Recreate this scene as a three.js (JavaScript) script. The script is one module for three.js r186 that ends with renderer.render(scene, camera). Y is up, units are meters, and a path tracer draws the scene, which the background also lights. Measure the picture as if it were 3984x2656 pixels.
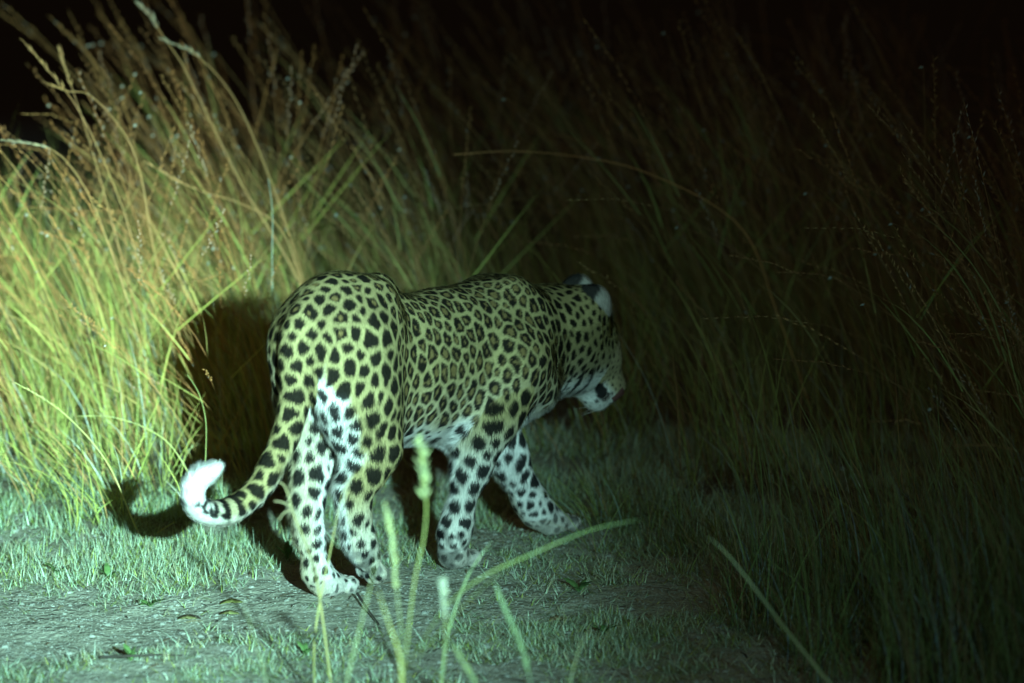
import * as THREE from 'three';
import { ImprovedNoise } from 'three/addons/math/ImprovedNoise.js';
import { mergeGeometries } from 'three/addons/utils/BufferGeometryUtils.js';

// ---------------------------------------------------------------- camera, sky, moon, spotlight, exposure
const scene = new THREE.Scene();
const camera = new THREE.PerspectiveCamera(8.58, 1024 / 683, 0.3, 3000);
camera.position.set(0, 2, 0);
camera.rotation.set(-THREE.MathUtils.degToRad(9.35), 0, 0);
camera.focus = 9.25; camera.userData.fStop = 2.3;
scene.add(camera);

const skyData = new Float32Array(64 * 32 * 4);
for (let y = 0; y < 32; y++) for (let x = 0; x < 64; x++) {
  const k = (y * 64 + x) * 4, up = 1 - Math.abs(y / 31 - 0.5) * 0.8;
  skyData[k] = 0.040 * up; skyData[k + 1] = 0.0245 * up; skyData[k + 2] = 0.0140 * up; skyData[k + 3] = 1;
}
const skyTex = new THREE.DataTexture(skyData, 64, 32, THREE.RGBAFormat, THREE.FloatType);
skyTex.mapping = THREE.EquirectangularReflectionMapping; skyTex.magFilter = THREE.LinearFilter; skyTex.needsUpdate = true;
scene.background = skyTex; scene.environment = skyTex;

const moon = new THREE.DirectionalLight(new THREE.Color(1, 0.93, 0.82), 0.004);
moon.position.set(-6, 9, 4); moon.castShadow = true; scene.add(moon, moon.target);

// the guide's hand-held searchlight: one narrow beam and the weak spill round it
const lampAt = new THREE.Vector3(1.42, 2.32, 0.1), poolAt = new THREE.Vector3(-1.06, 0.17, -10);
function beam(color, candela, halfAngle, penumbra) {
  const s = new THREE.SpotLight(color, candela, 0, THREE.MathUtils.degToRad(halfAngle), penumbra, 2);
  s.position.copy(lampAt); s.target.position.copy(poolAt); s.castShadow = true; s.shadow.radius = 3;
  s.shadow.mapSize.set(2048, 2048);
  scene.add(s, s.target); return s;
}
beam(new THREE.Color(0.48, 0.97, 0.96), 630, 7.25, 1);                            // the beam
beam(new THREE.Color(0.52, 0.98, 0.90), 620, 4.6, 1);                            // its hot core
beam(new THREE.Color(0.40, 0.88, 0.88), 52, 15, 1);                              // spill

const renderer = new THREE.WebGLRenderer({ antialias: true });
renderer.setSize(1024, 683);
renderer.toneMapping = THREE.LinearToneMapping;
renderer.toneMappingExposure = 1;
renderer.shadowMap.enabled = true;

// ---------------------------------------------------------------- helpers
function rng(seed) { let a = seed >>> 0; return () => { a = (a + 0x6D2B79F5) | 0; let t = Math.imul(a ^ (a >>> 15), 1 | a); t = (t + Math.imul(t ^ (t >>> 7), 61 | t)) ^ t; return ((t ^ (t >>> 14)) >>> 0) / 4294967296; }; }
const PN = new ImprovedNoise();
const noise = (x, y, z = 0.37) => PN.noise(x, y, z);
const clamp = (x, a = 0, b = 1) => Math.min(b, Math.max(a, x));
const sstep = (a, b, x) => { const t = clamp((x - a) / (b - a)); return t * t * (3 - 2 * t); };
const lerp = (a, b, t) => a + (b - a) * t;
const mix3 = (a, b, t) => [lerp(a[0], b[0], t), lerp(a[1], b[1], t), lerp(a[2], b[2], t)];
const nameCount = {};
function numbered(n) { const k = (nameCount[n] = (nameCount[n] || 0) + 1); return k === 1 ? n : n + '_' + String(k - 1).padStart(3, '0'); }
function tag(o, label, category, group, kind) {
  if (label) o.userData.label = label;
  if (category) o.userData.category = category;
  if (group) o.userData.group = group;
  if (kind) o.userData.kind = kind;
  return o;
}
function shade(o) { o.castShadow = true; o.receiveShadow = true; return o; }

// collects coloured triangles
class Soup {
  constructor() { this.p = []; this.n = []; this.c = []; this.i = []; }
  vert(p, n, c) { this.p.push(p[0], p[1], p[2]); this.n.push(n[0], n[1], n[2]); this.c.push(c[0], c[1], c[2]); return this.p.length / 3 - 1; }
  tri(a, b, c) { this.i.push(a, b, c); }
  geometry() {
    const g = new THREE.BufferGeometry();
    g.setAttribute('position', new THREE.Float32BufferAttribute(this.p, 3));
    g.setAttribute('normal', new THREE.Float32BufferAttribute(this.n, 3));
    g.setAttribute('color', new THREE.Float32BufferAttribute(this.c, 3));
    g.setIndex(this.i); return g;
  }
  // a folded ribbon (grass leaf) along pts, half width w(t)
  ribbon(pts, w, col, side) {
    const V = THREE.Vector3, n = pts.length, T = new V(), S = new V(), N = new V();
    let prev = -1;
    for (let k = 0; k < n; k++) {
      const a = pts[Math.max(0, k - 1)], b = pts[Math.min(n - 1, k + 1)], t = k / (n - 1), q = pts[k];
      T.set(b[0] - a[0], b[1] - a[1], b[2] - a[2]).normalize();
      S.set(side[0], side[1], side[2]).addScaledVector(T, -S.set(side[0], side[1], side[2]).dot(T)).normalize();
      N.crossVectors(S, T).normalize();
      const hw = w(t), c = col(t);
      const l = this.vert([q[0] - S.x * hw, q[1] - S.y * hw, q[2] - S.z * hw], [N.x - S.x * 0.5, N.y - S.y * 0.5, N.z - S.z * 0.5], c);
      const m = this.vert([q[0] - N.x * hw * 0.35, q[1] - N.y * hw * 0.35, q[2] - N.z * hw * 0.35], [N.x, N.y, N.z], c);
      const r = this.vert([q[0] + S.x * hw, q[1] + S.y * hw, q[2] + S.z * hw], [N.x + S.x * 0.5, N.y + S.y * 0.5, N.z + S.z * 0.5], c);
      if (prev >= 0) { const A = prev; this.tri(A, A + 1, l); this.tri(A + 1, m, l); this.tri(A + 1, A + 2, m); this.tri(A + 2, r, m); }
      prev = l;
    }
  }
  // a round stalk along pts, radius r(t)
  tube(pts, r, col, sides = 5) {
    const V = THREE.Vector3, n = pts.length, T = new V(), A = new V(), B = new V();
    let prev = -1;
    for (let k = 0; k < n; k++) {
      const a = pts[Math.max(0, k - 1)], b = pts[Math.min(n - 1, k + 1)], t = k / (n - 1), q = pts[k];
      T.set(b[0] - a[0], b[1] - a[1], b[2] - a[2]).normalize();
      A.set(0.31, 0.2, 0.93).cross(T).normalize(); B.crossVectors(T, A);
      const rr = r(t), c = col(t); let first = -1;
      for (let j = 0; j < sides; j++) {
        const x = Math.cos(j / sides * 6.28319), y = Math.sin(j / sides * 6.28319);
        const N = [A.x * x + B.x * y, A.y * x + B.y * y, A.z * x + B.z * y];
        const id = this.vert([q[0] + N[0] * rr, q[1] + N[1] * rr, q[2] + N[2] * rr], N, c);
        if (j === 0) first = id;
      }
      if (prev >= 0) for (let j = 0; j < sides; j++) { const j2 = (j + 1) % sides; this.tri(prev + j, prev + j2, first + j); this.tri(prev + j2, first + j2, first + j); }
      prev = first;
    }
  }
  // a little pointed spikelet
  seed(p, d, len, rad, c) {
    const D = new THREE.Vector3(...d).normalize(), A = new THREE.Vector3(0.3, 0.2, 0.93).cross(D).normalize(), B = new THREE.Vector3().crossVectors(D, A);
    const b = this.vert(p, [-D.x, -D.y, -D.z], c), ids = [];
    for (let j = 0; j < 4; j++) { const x = Math.cos(j * 1.5708), y = Math.sin(j * 1.5708), N = [A.x * x + B.x * y, A.y * x + B.y * y, A.z * x + B.z * y];
      ids.push(this.vert([p[0] + D.x * len * 0.4 + N[0] * rad, p[1] + D.y * len * 0.4 + N[1] * rad, p[2] + D.z * len * 0.4 + N[2] * rad], N, c)); }
    const e = this.vert([p[0] + D.x * len, p[1] + D.y * len, p[2] + D.z * len], [D.x, D.y, D.z], c);
    for (let j = 0; j < 4; j++) { this.tri(b, ids[(j + 1) % 4], ids[j]); this.tri(e, ids[j], ids[(j + 1) % 4]); }
  }
}
const vertexMat = (o = {}) => new THREE.MeshStandardMaterial({ vertexColors: true, roughness: 0.75, side: THREE.DoubleSide, ...o });
// smooth curve through a few points
function curve(points, n) { return new THREE.CatmullRomCurve3(points.map((p) => new THREE.Vector3(...p)), false, 'centripetal').getPoints(n).map((v) => [v.x, v.y, v.z]); }

// ---------------------------------------------------------------- ground
// where the tall grass begins (metres in front of the camera) at a given x
function grassEdge(x) {
  const k = [[-6, 10.0], [-1.15, 9.85], [-0.86, 9.50], [-0.70, 9.48], [-0.55, 9.75], [-0.3, 10.1], [0.12, 10.15], [0.26, 9.95], [0.42, 9.35], [0.62, 8.75], [0.85, 8.2], [1.3, 7.5], [6, 5]];
  for (let j = 1; j < k.length; j++) if (x < k[j][0]) { const t = (x - k[j - 1][0]) / (k[j][0] - k[j - 1][0]); return lerp(k[j - 1][1], k[j][1], clamp(t)); }
  return 5;
}
function groundY(x, z) {
  const D = -z, near = sstep(40, 12, D) * sstep(-4, 2, D + 4);
  let h = 0.030 * noise(x * 0.9, z * 0.9) + 0.014 * noise(x * 3.1, z * 3.1, 5.2) + 0.006 * noise(x * 8.7, z * 8.7, 1.9) + 0.0035 * noise(x * 21, z * 21, 7.1) + 0.0012 * noise(x * 43, z * 43, 2.6);
  h *= near;
  h += 0.05 * sstep(-0.25, 0.25, D - grassEdge(x)) * near;          // the turf stands a little above the track
  return h - 0.012 + 0.9 * noise(x * 0.01, z * 0.013, 3.3) * sstep(40, 200, D) - 2.2 * sstep(13, 40, D);
}
{
  const NX = 300, NZ = 420, p = [], c = [], uv = [], idx = [];
  for (let j = 0; j <= NZ; j++) {
    const t = j / NZ, D = t < 0.84 ? 5.5 + (t / 0.84) * 8.5 : 14 + Math.pow((t - 0.84) / 0.16, 4) * 900 + (t - 0.84) / 0.16 * 14;
    for (let i = 0; i <= NX; i++) {
      const s = i / NX * 2 - 1, x = s * 2.4 + Math.sign(s) * Math.pow(Math.max(0, Math.abs(s) - 0.7) / 0.3, 4) * 900;
      const z = j === 0 ? 60 : -D;
      p.push(x, groundY(x, z), z); uv.push(x / 0.9, z / 0.9);
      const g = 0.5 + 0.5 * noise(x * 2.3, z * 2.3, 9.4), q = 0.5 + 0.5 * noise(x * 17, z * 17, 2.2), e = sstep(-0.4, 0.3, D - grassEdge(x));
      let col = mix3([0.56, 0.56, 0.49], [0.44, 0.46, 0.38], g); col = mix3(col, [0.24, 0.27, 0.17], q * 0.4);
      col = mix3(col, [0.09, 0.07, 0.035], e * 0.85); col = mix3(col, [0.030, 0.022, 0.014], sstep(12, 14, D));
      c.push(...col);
    }
  }
  for (let j = 0; j < NZ; j++) for (let i = 0; i < NX; i++) { const a = j * (NX + 1) + i, b = a + 1, d = a + NX + 1; idx.push(a, b, d, b, d + 1, d); }
  const g = new THREE.BufferGeometry();
  g.setAttribute('position', new THREE.Float32BufferAttribute(p, 3)); g.setAttribute('color', new THREE.Float32BufferAttribute(c, 3));
  g.setAttribute('uv', new THREE.Float32BufferAttribute(uv, 2)); g.setIndex(idx); g.computeVertexNormals();
  const N = 1024, hm = new Uint8Array(N * N * 4), cm = new Uint8Array(N * N * 4), r = rng(4);
  const wrapn = (x, y, f, o) => { const u = x / N, v = y / N, a = noise(u * f, v * f, o), b = noise((u - 1) * f, v * f, o), d = noise(u * f, (v - 1) * f, o), e = noise((u - 1) * f, (v - 1) * f, o); return (a * (1 - u) + b * u) * (1 - v) + (d * (1 - u) + e * u) * v; };
  for (let y = 0; y < N; y++) for (let x = 0; x < N; x++) {
    const a = wrapn(x, y, 18, 1.2), b = wrapn(x, y, 55, 4.7), d = wrapn(x, y, 140, 8.1), e = r() - 0.5, k = (y * N + x) * 4;
    const h = 0.5 + 0.30 * a + 0.30 * b + 0.2 * d + 0.06 * e;
    hm[k] = hm[k + 1] = hm[k + 2] = clamp(h) * 255; hm[k + 3] = 255;
    const v = clamp(0.90 + 0.16 * a + 0.18 * b + 0.16 * d + 0.10 * e) * 255;
    cm[k] = v; cm[k + 1] = v * 0.985; cm[k + 2] = v * 0.95; cm[k + 3] = 255;
  }
  const tx = (d, srgb) => { const t = new THREE.DataTexture(d, N, N); t.wrapS = t.wrapT = THREE.RepeatWrapping; t.magFilter = THREE.LinearFilter; t.generateMipmaps = true; t.minFilter = THREE.LinearMipmapLinearFilter; if (srgb) t.colorSpace = THREE.SRGBColorSpace; t.needsUpdate = true; return t; };
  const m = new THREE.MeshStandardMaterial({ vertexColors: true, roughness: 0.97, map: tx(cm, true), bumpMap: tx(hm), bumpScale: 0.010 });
  const o = shade(new THREE.Mesh(g, m)); o.name = 'ground'; tag(o, 'trampled bare soil track with worn turf under the leopard', 'ground', null, 'structure'); scene.add(o);
}

// ---------------------------------------------------------------- leopard
const leopard = new THREE.Group(); leopard.name = 'leopard';
leopard.position.set(-0.33, 0, -8.985); leopard.scale.setScalar(1.02); leopard.rotation.y = THREE.MathUtils.degToRad(54);
tag(leopard, 'spotted leopard walking away to the right with white tail tip curled up', 'leopard');
scene.add(leopard);

// local axes: x forward, y up, z to the animal's right
const smin = (a, b, k) => { const h = clamp(0.5 + 0.5 * (b - a) / k); return b + (a - b) * h - k * h * (1 - h); };
const ell = (c, r, pitch = 0, yaw = 0) => { const cp = Math.cos(pitch), sp = Math.sin(pitch), cy = Math.cos(yaw), sy = Math.sin(yaw); return { t: 0, c, r, cp, sp, cy, sy, m: Math.min(...r), R: Math.max(...r) }; };
const cap = (a, b, ra, rb) => { const d = [b[0] - a[0], b[1] - a[1], b[2] - a[2]]; return { t: 1, a, d, l2: d[0] ** 2 + d[1] ** 2 + d[2] ** 2, ra, rb }; };
function dist(q, x, y, z) {
  if (q.t === 0) {
    let dx = x - q.c[0], dy = y - q.c[1], dz = z - q.c[2];
    const X = q.cy * dx - q.sy * dz, Z = q.sy * dx + q.cy * dz;                // yaw, then pitch
    dx = q.cp * X + q.sp * dy; dy = -q.sp * X + q.cp * dy; dz = Z;
    const k0 = Math.hypot(dx / q.r[0], dy / q.r[1], dz / q.r[2]);
    const k1 = Math.hypot(dx / q.r[0] ** 2, dy / q.r[1] ** 2, dz / q.r[2] ** 2);
    return k1 < 1e-6 ? -q.m : k0 * (k0 - 1) / k1;
  }
  const px = x - q.a[0], py = y - q.a[1], pz = z - q.a[2], h = clamp((px * q.d[0] + py * q.d[1] + pz * q.d[2]) / q.l2);
  return Math.hypot(px - q.d[0] * h, py - q.d[1] * h, pz - q.d[2] * h) - lerp(q.ra, q.rb, h);
}
const chain = (pts) => pts.slice(1).map((p, i) => cap(pts[i].slice(0, 3), p.slice(0, 3), pts[i][3], p[3]));
const paw = (x, y, z, yaw, pitch = 0) => {                                                 // centre of the paw, direction in the ground plane
  const c = Math.cos(yaw), s = Math.sin(yaw), cp = Math.cos(pitch), sp = Math.sin(pitch), at = (f0, h0, w) => { const f = f0 * cp - h0 * sp, h = f0 * sp + h0 * cp; return [x + f * c - w * s, y + h, z + f * s + w * c]; };
  const out = [ell(at(0, 0.004, 0), [0.036, 0.022, 0.029], pitch, -yaw)];
  for (const w of [-0.024, -0.009, 0.009, 0.024]) { const e = ell(at(Math.abs(w) > 0.02 ? 0.030 : 0.041, -0.001, w), [0.022, 0.0155, 0.0105], pitch + 0.15, -yaw); e.k = 0.006; out.push(e); }
  return out;
};
const HEADYAW = 0.74, HEADPITCH = -0.90, HEADAT = [0.782, 0.404, 0.004];
const trunk = { k: 0.055, prims: [
  ell([0.45, 0.418, 0], [0.155, 0.157, 0.098], 0.1),                            // rib cage, fore
  ell([0.30, 0.424, 0], [0.190, 0.155, 0.106]),                                 // barrel
  ell([0.12, 0.440, 0], [0.170, 0.150, 0.098], -0.08),                          // loin and belly
  ell([-0.035, 0.525, 0], [0.125, 0.115, 0.092]),                               // pelvis
  cap([-0.06, 0.60, 0], [0.10, 0.605, 0], 0.030, 0.026),                        // sacrum
  ell([0.015, 0.56, 0.055], [0.06, 0.07, 0.034], 0.3), ell([0.015, 0.56, -0.055], [0.06, 0.07, 0.034], 0.3),
  ell([0.470, 0.480, 0.050], [0.062, 0.102, 0.036], -0.28), ell([0.485, 0.470, -0.048], [0.062, 0.098, 0.034], -0.28), // shoulder blades
  cap([0.42, 0.415, 0.075], [0.52, 0.36, 0.070], 0.055, 0.055), cap([0.44, 0.415, -0.075], [0.54, 0.36, -0.068], 0.055, 0.055),
  ell([0.555, 0.37, 0], [0.065, 0.085, 0.070]),                                 // brisket
  cap([0.54, 0.455, 0], [0.70, 0.432, 0.006], 0.104, 0.090), cap([0.70, 0.432, 0.006], [0.765, 0.415, 0.006], 0.090, 0.078), // neck
  cap([0.62, 0.38, 0], [0.75, 0.365, 0.006], 0.060, 0.052),                    // throat
] };
const H = (f, u, w) => { // head frame: f along the muzzle, u up, w right
  const P = HEADPITCH, c = Math.cos(P), s = Math.sin(P), X = f * c - u * s, Y = f * s + u * c, cy = Math.cos(HEADYAW), sy = Math.sin(HEADYAW);
  return [HEADAT[0] + X * cy - w * sy, HEADAT[1] + Y, HEADAT[2] + X * sy + w * cy];
};
const hell = (f, u, w, r, dp = 0) => ell(H(f, u, w), r, HEADPITCH + dp, -HEADYAW);
const head = { k: 0.026, prims: [
  hell(0, 0.006, 0, [0.082, 0.067, 0.071]),                                     // skull
  hell(-0.045, 0.0, 0, [0.06, 0.066, 0.064]),
  hell(0.020, -0.014, 0.044, [0.056, 0.046, 0.034]), hell(0.020, -0.014, -0.044, [0.056, 0.046, 0.034]), // cheeks
  hell(0.058, 0.032, 0.024, [0.030, 0.016, 0.020]), hell(0.058, 0.032, -0.024, [0.030, 0.016, 0.020]),   // brows
  cap(H(0.05, 0.028, 0), H(0.125, 0.008, 0), 0.024, 0.018),                     // bridge of the nose
  hell(0.108, -0.014, 0.018, [0.036, 0.027, 0.024]), hell(0.108, -0.014, -0.018, [0.036, 0.027, 0.024]), // muzzle pads
  cap(H(0.02, -0.052, 0), H(0.108, -0.048, 0), 0.030, 0.021),                   // lower jaw
  hell(0.122, -0.047, 0, [0.020, 0.017, 0.020]),                                // chin
  hell(0.0, -0.045, 0.026, [0.045, 0.026, 0.026]), hell(0.0, -0.045, -0.026, [0.045, 0.026, 0.026]),
] };
const ear = (side) => {
  const base = H(-0.044, 0.036, 0.052 * side), mid = H(-0.060, 0.062, 0.074 * side), top = H(-0.068, 0.080, 0.088 * side);
  return { k: 0.02, prims: [ell(base, [0.032, 0.034, 0.028], -0.3), ell(mid, [0.038, 0.044, 0.017], -0.45, -HEADYAW + 0.25 * side), ell(top, [0.026, 0.025, 0.011], -0.45, -HEADYAW + 0.25 * side)], cut: ell(H(-0.040, 0.066, 0.084 * side), [0.016, 0.030, 0.020], -0.7, -HEADYAW + 0.4 * side) };
};
const limbs = [
  { id: 'RF', k: 0.030, prims: [...chain([[0.450, 0.42, 0.080, 0.060], [0.375, 0.315, 0.070, 0.056], [0.336, 0.215, 0.054, 0.036], [0.311, 0.115, 0.040, 0.0245], [0.305, 0.085, 0.036, 0.026], [0.305, 0.045, 0.026, 0.027]]), ell([0.350, 0.30, 0.070], [0.05, 0.055, 0.035]), ell([0.292, 0.078, 0.036], [0.016, 0.02, 0.02]), ...paw(0.330, 0.020, 0.020, 0.05)] },
  { id: 'LF', k: 0.030, prims: [...chain([[0.470, 0.42, -0.075, 0.060], [0.535, 0.305, -0.060, 0.054], [0.590, 0.190, -0.042, 0.040], [0.648, 0.090, -0.028, 0.030], [0.675, 0.060, -0.024, 0.029], [0.703, 0.036, -0.018, 0.027]]), ell([0.67, 0.055, -0.024], [0.028, 0.02, 0.022]), ...paw(0.728, 0.022, -0.012, 0.0)] },
  { id: 'RH', k: 0.030, prims: [...chain([[-0.055, 0.50, 0.044, 0.080], [-0.038, 0.40, 0.054, 0.072], [-0.006, 0.305, 0.064, 0.052], [-0.036, 0.262, 0.062, 0.042], [-0.066, 0.232, 0.060, 0.030], [-0.054, 0.185, 0.058, 0.027], [-0.040, 0.128, 0.055, 0.027], [-0.032, 0.108, 0.054, 0.027]]), ell([-0.045, 0.41, 0.052], [0.085, 0.13, 0.046], 0.25), ...paw(-0.012, 0.084, 0.053, 0.10, -1.0)] },
  { id: 'LH', k: 0.030, prims: [...chain([[-0.060, 0.50, -0.042, 0.076], [-0.050, 0.40, -0.052, 0.066], [-0.020, 0.315, -0.052, 0.048], [-0.058, 0.250, -0.047, 0.037], [-0.082, 0.195, -0.040, 0.028], [-0.076, 0.130, -0.036, 0.024], [-0.062, 0.055, -0.030, 0.025], [-0.050, 0.038, -0.028, 0.026]]), ell([-0.055, 0.40, -0.050], [0.08, 0.13, 0.04], 0.2), ...paw(-0.018, 0.020, -0.026, 0.03)] },
];
const TAIL = curve([[-0.120, 0.578, 0], [-0.150, 0.545, 0], [-0.160, 0.50, 0], [-0.165, 0.42, 0], [-0.190, 0.35, -0.004], [-0.226, 0.292, -0.010], [-0.272, 0.248, -0.016], [-0.335, 0.226, -0.022], [-0.392, 0.230, -0.028], [-0.428, 0.252, -0.03], [-0.436, 0.279, -0.03], [-0.414, 0.300, -0.03], [-0.372, 0.312, -0.03]], 40);
const tailR = (t) => t < 0.5 ? lerp(0.034, 0.0245, sstep(0, 0.5, t)) : t < 0.93 ? lerp(0.0245, 0.0190, (t - 0.5) / 0.43) : lerp(0.0190, 0.010, (t - 0.93) / 0.07);
const tail = { id: 'T', k: 0.006, prims: TAIL.slice(1).map((p, i) => cap(TAIL[i], p, tailR(i / 40), tailR((i + 1) / 40))) };
const ears = [ear(1), ear(-1)];
const sub = (s, x, y, z) => { let d = 1e3; for (const q of s.prims) d = d > 100 ? dist(q, x, y, z) : smin(d, dist(q, x, y, z), q.k || s.k); return d; };
const bounds = (s, pad) => { const lo = [9, 9, 9], hi = [-9, -9, -9]; for (const q of s.prims) for (let k = 0; k < 3; k++) { if (q.t === 0) { lo[k] = Math.min(lo[k], q.c[k] - q.R); hi[k] = Math.max(hi[k], q.c[k] + q.R); } else { lo[k] = Math.min(lo[k], q.a[k] - q.ra, q.a[k] + q.d[k] - q.rb); hi[k] = Math.max(hi[k], q.a[k] + q.ra, q.a[k] + q.d[k] + q.rb); } } return [lo.map((v) => v - pad), hi.map((v) => v + pad)]; };
const SUBS = [trunk, head, ...ears, ...limbs, tail]; for (const s of SUBS) s.box = bounds(s, 0.06);
const inBox = (s, x, y, z) => x > s.box[0][0] && x < s.box[1][0] && y > s.box[0][1] && y < s.box[1][1] && z > s.box[0][2] && z < s.box[1][2];
function body(x, y, z) {
  let core = inBox(trunk, x, y, z) ? sub(trunk, x, y, z) : 0.3;
  if (inBox(head, x, y, z)) {
    let h = sub(head, x, y, z);
    for (const e of ears) if (inBox(e, x, y, z)) { let d = sub(e, x, y, z); d = Math.max(d, -dist(e.cut, x, y, z)); h = smin(h, d, 0.014); }
    core = smin(core, h, 0.045);
  }
  let d = core;
  for (const l of limbs) if (inBox(l, x, y, z)) { const s = smin(core, sub(l, x, y, z), l.id[1] === 'H' ? 0.080 : 0.055); if (s < d) d = s; }
  if (inBox(tail, x, y, z)) d = Math.min(d, smin(core, sub(tail, x, y, z), 0.022));
  return d;
}
// surface nets on a sparse grid
function skin(cell) {
  const lo = [-0.50, -0.012, -0.17], n = [Math.ceil(1.50 / cell), Math.ceil(0.72 / cell), Math.ceil(0.34 / cell)], [nx, ny, nz] = n;
  const B = 5, val = new Float32Array(nx * ny * nz).fill(1), id = (i, j, k) => (k * ny + j) * nx + i, blocks = [];
  for (let k = 0; k < nz; k += B) for (let j = 0; j < ny; j += B) for (let i = 0; i < nx; i += B) {
    const c = [i + B / 2, j + B / 2, k + B / 2].map((v, a) => lo[a] + v * cell), d = body(...c);
    if (Math.abs(d) < cell * B * 3) {
      for (let c2 = k; c2 < Math.min(k + B, nz); c2++) for (let b = j; b < Math.min(j + B, ny); b++) for (let a = i; a < Math.min(i + B, nx); a++) val[id(a, b, c2)] = body(lo[0] + a * cell, lo[1] + b * cell, lo[2] + c2 * cell);
    } else { const v = d < 0 ? -1 : 1; if (v < 0) for (let c2 = k; c2 < Math.min(k + B, nz); c2++) for (let b = j; b < Math.min(j + B, ny); b++) for (let a = i; a < Math.min(i + B, nx); a++) val[id(a, b, c2)] = -1; }
  }
  const vid = new Int32Array(nx * ny * nz).fill(-1), P = [], I = [];
  for (let k = 0; k < nz - 1; k++) for (let j = 0; j < ny - 1; j++) for (let i = 0; i < nx - 1; i++) {
    let m = 0, sx = 0, sy = 0, sz = 0, cnt = 0; const v = [];
    for (let c = 0; c < 8; c++) { const d = val[id(i + (c & 1), j + ((c >> 1) & 1), k + (c >> 2))]; v.push(d); if (d < 0) m |= 1 << c; }
    if (m === 0 || m === 255) continue;
    for (let a = 0; a < 8; a++) for (const bit of [1, 2, 4]) { if (a & bit) continue; const b = a | bit; if ((v[a] < 0) === (v[b] < 0)) continue;
      const t = v[a] / (v[a] - v[b]), A = [a & 1, (a >> 1) & 1, a >> 2], Bq = [b & 1, (b >> 1) & 1, b >> 2];
      sx += lerp(A[0], Bq[0], t); sy += lerp(A[1], Bq[1], t); sz += lerp(A[2], Bq[2], t); cnt++; }
    vid[id(i, j, k)] = P.length / 3; P.push(lo[0] + (i + sx / cnt) * cell, lo[1] + (j + sy / cnt) * cell, lo[2] + (k + sz / cnt) * cell);
  }
  const quad = (a, b, c, d, flip) => { if (a < 0 || b < 0 || c < 0 || d < 0) return; if (flip) I.push(a, c, b, a, d, c); else I.push(a, b, c, a, c, d); };
  for (let k = 1; k < nz - 1; k++) for (let j = 1; j < ny - 1; j++) for (let i = 1; i < nx - 1; i++) {
    const s = val[id(i, j, k)] < 0;
    if (s !== val[id(i + 1, j, k)] < 0) quad(vid[id(i, j - 1, k - 1)], vid[id(i, j, k - 1)], vid[id(i, j, k)], vid[id(i, j - 1, k)], !s);
    if (s !== val[id(i, j + 1, k)] < 0) quad(vid[id(i - 1, j, k - 1)], vid[id(i - 1, j, k)], vid[id(i, j, k)], vid[id(i, j, k - 1)], !s);
    if (s !== val[id(i, j, k + 1)] < 0) quad(vid[id(i - 1, j - 1, k)], vid[id(i, j - 1, k)], vid[id(i, j, k)], vid[id(i - 1, j, k)], !s);
  }
  return { P: new Float32Array(P), I };
}
const { P: skinP, I: skinI } = skin(0.0030);
const NV = skinP.length / 3;
const skinGeo = new THREE.BufferGeometry();
skinGeo.setAttribute('position', new THREE.BufferAttribute(skinP, 3)); skinGeo.setIndex(skinI); skinGeo.computeVertexNormals();
{ const N0 = skinGeo.attributes.normal.array; for (let v = 0; v < NV; v++) { const x = skinP[v * 3], y = skinP[v * 3 + 1], z = skinP[v * 3 + 2], k = y > 0.12 && x < 0.72 ? 1 : 0.25, d = k * (0.0030 * noise(x * 13, y * 9, z * 13 + 2) + 0.0016 * noise(x * 34, y * 16, z * 34 + 6)); for (let q = 0; q < 3; q++) skinP[v * 3 + q] += N0[v * 3 + q] * d; } skinGeo.computeVertexNormals(); }   // muscle and loose skin
const skinN = skinGeo.attributes.normal.array;

// headF: position in the head frame
const headBack = (x, y, z) => { const P = HEADPITCH, c = Math.cos(P), s = Math.sin(P), cy = Math.cos(HEADYAW), sy = Math.sin(HEADYAW), X0 = x - HEADAT[0], Y = y - HEADAT[1], Z0 = z - HEADAT[2], X = X0 * cy + Z0 * sy, w = -X0 * sy + Z0 * cy; return [X * c + Y * s, -X * s + Y * c, w]; };
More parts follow.
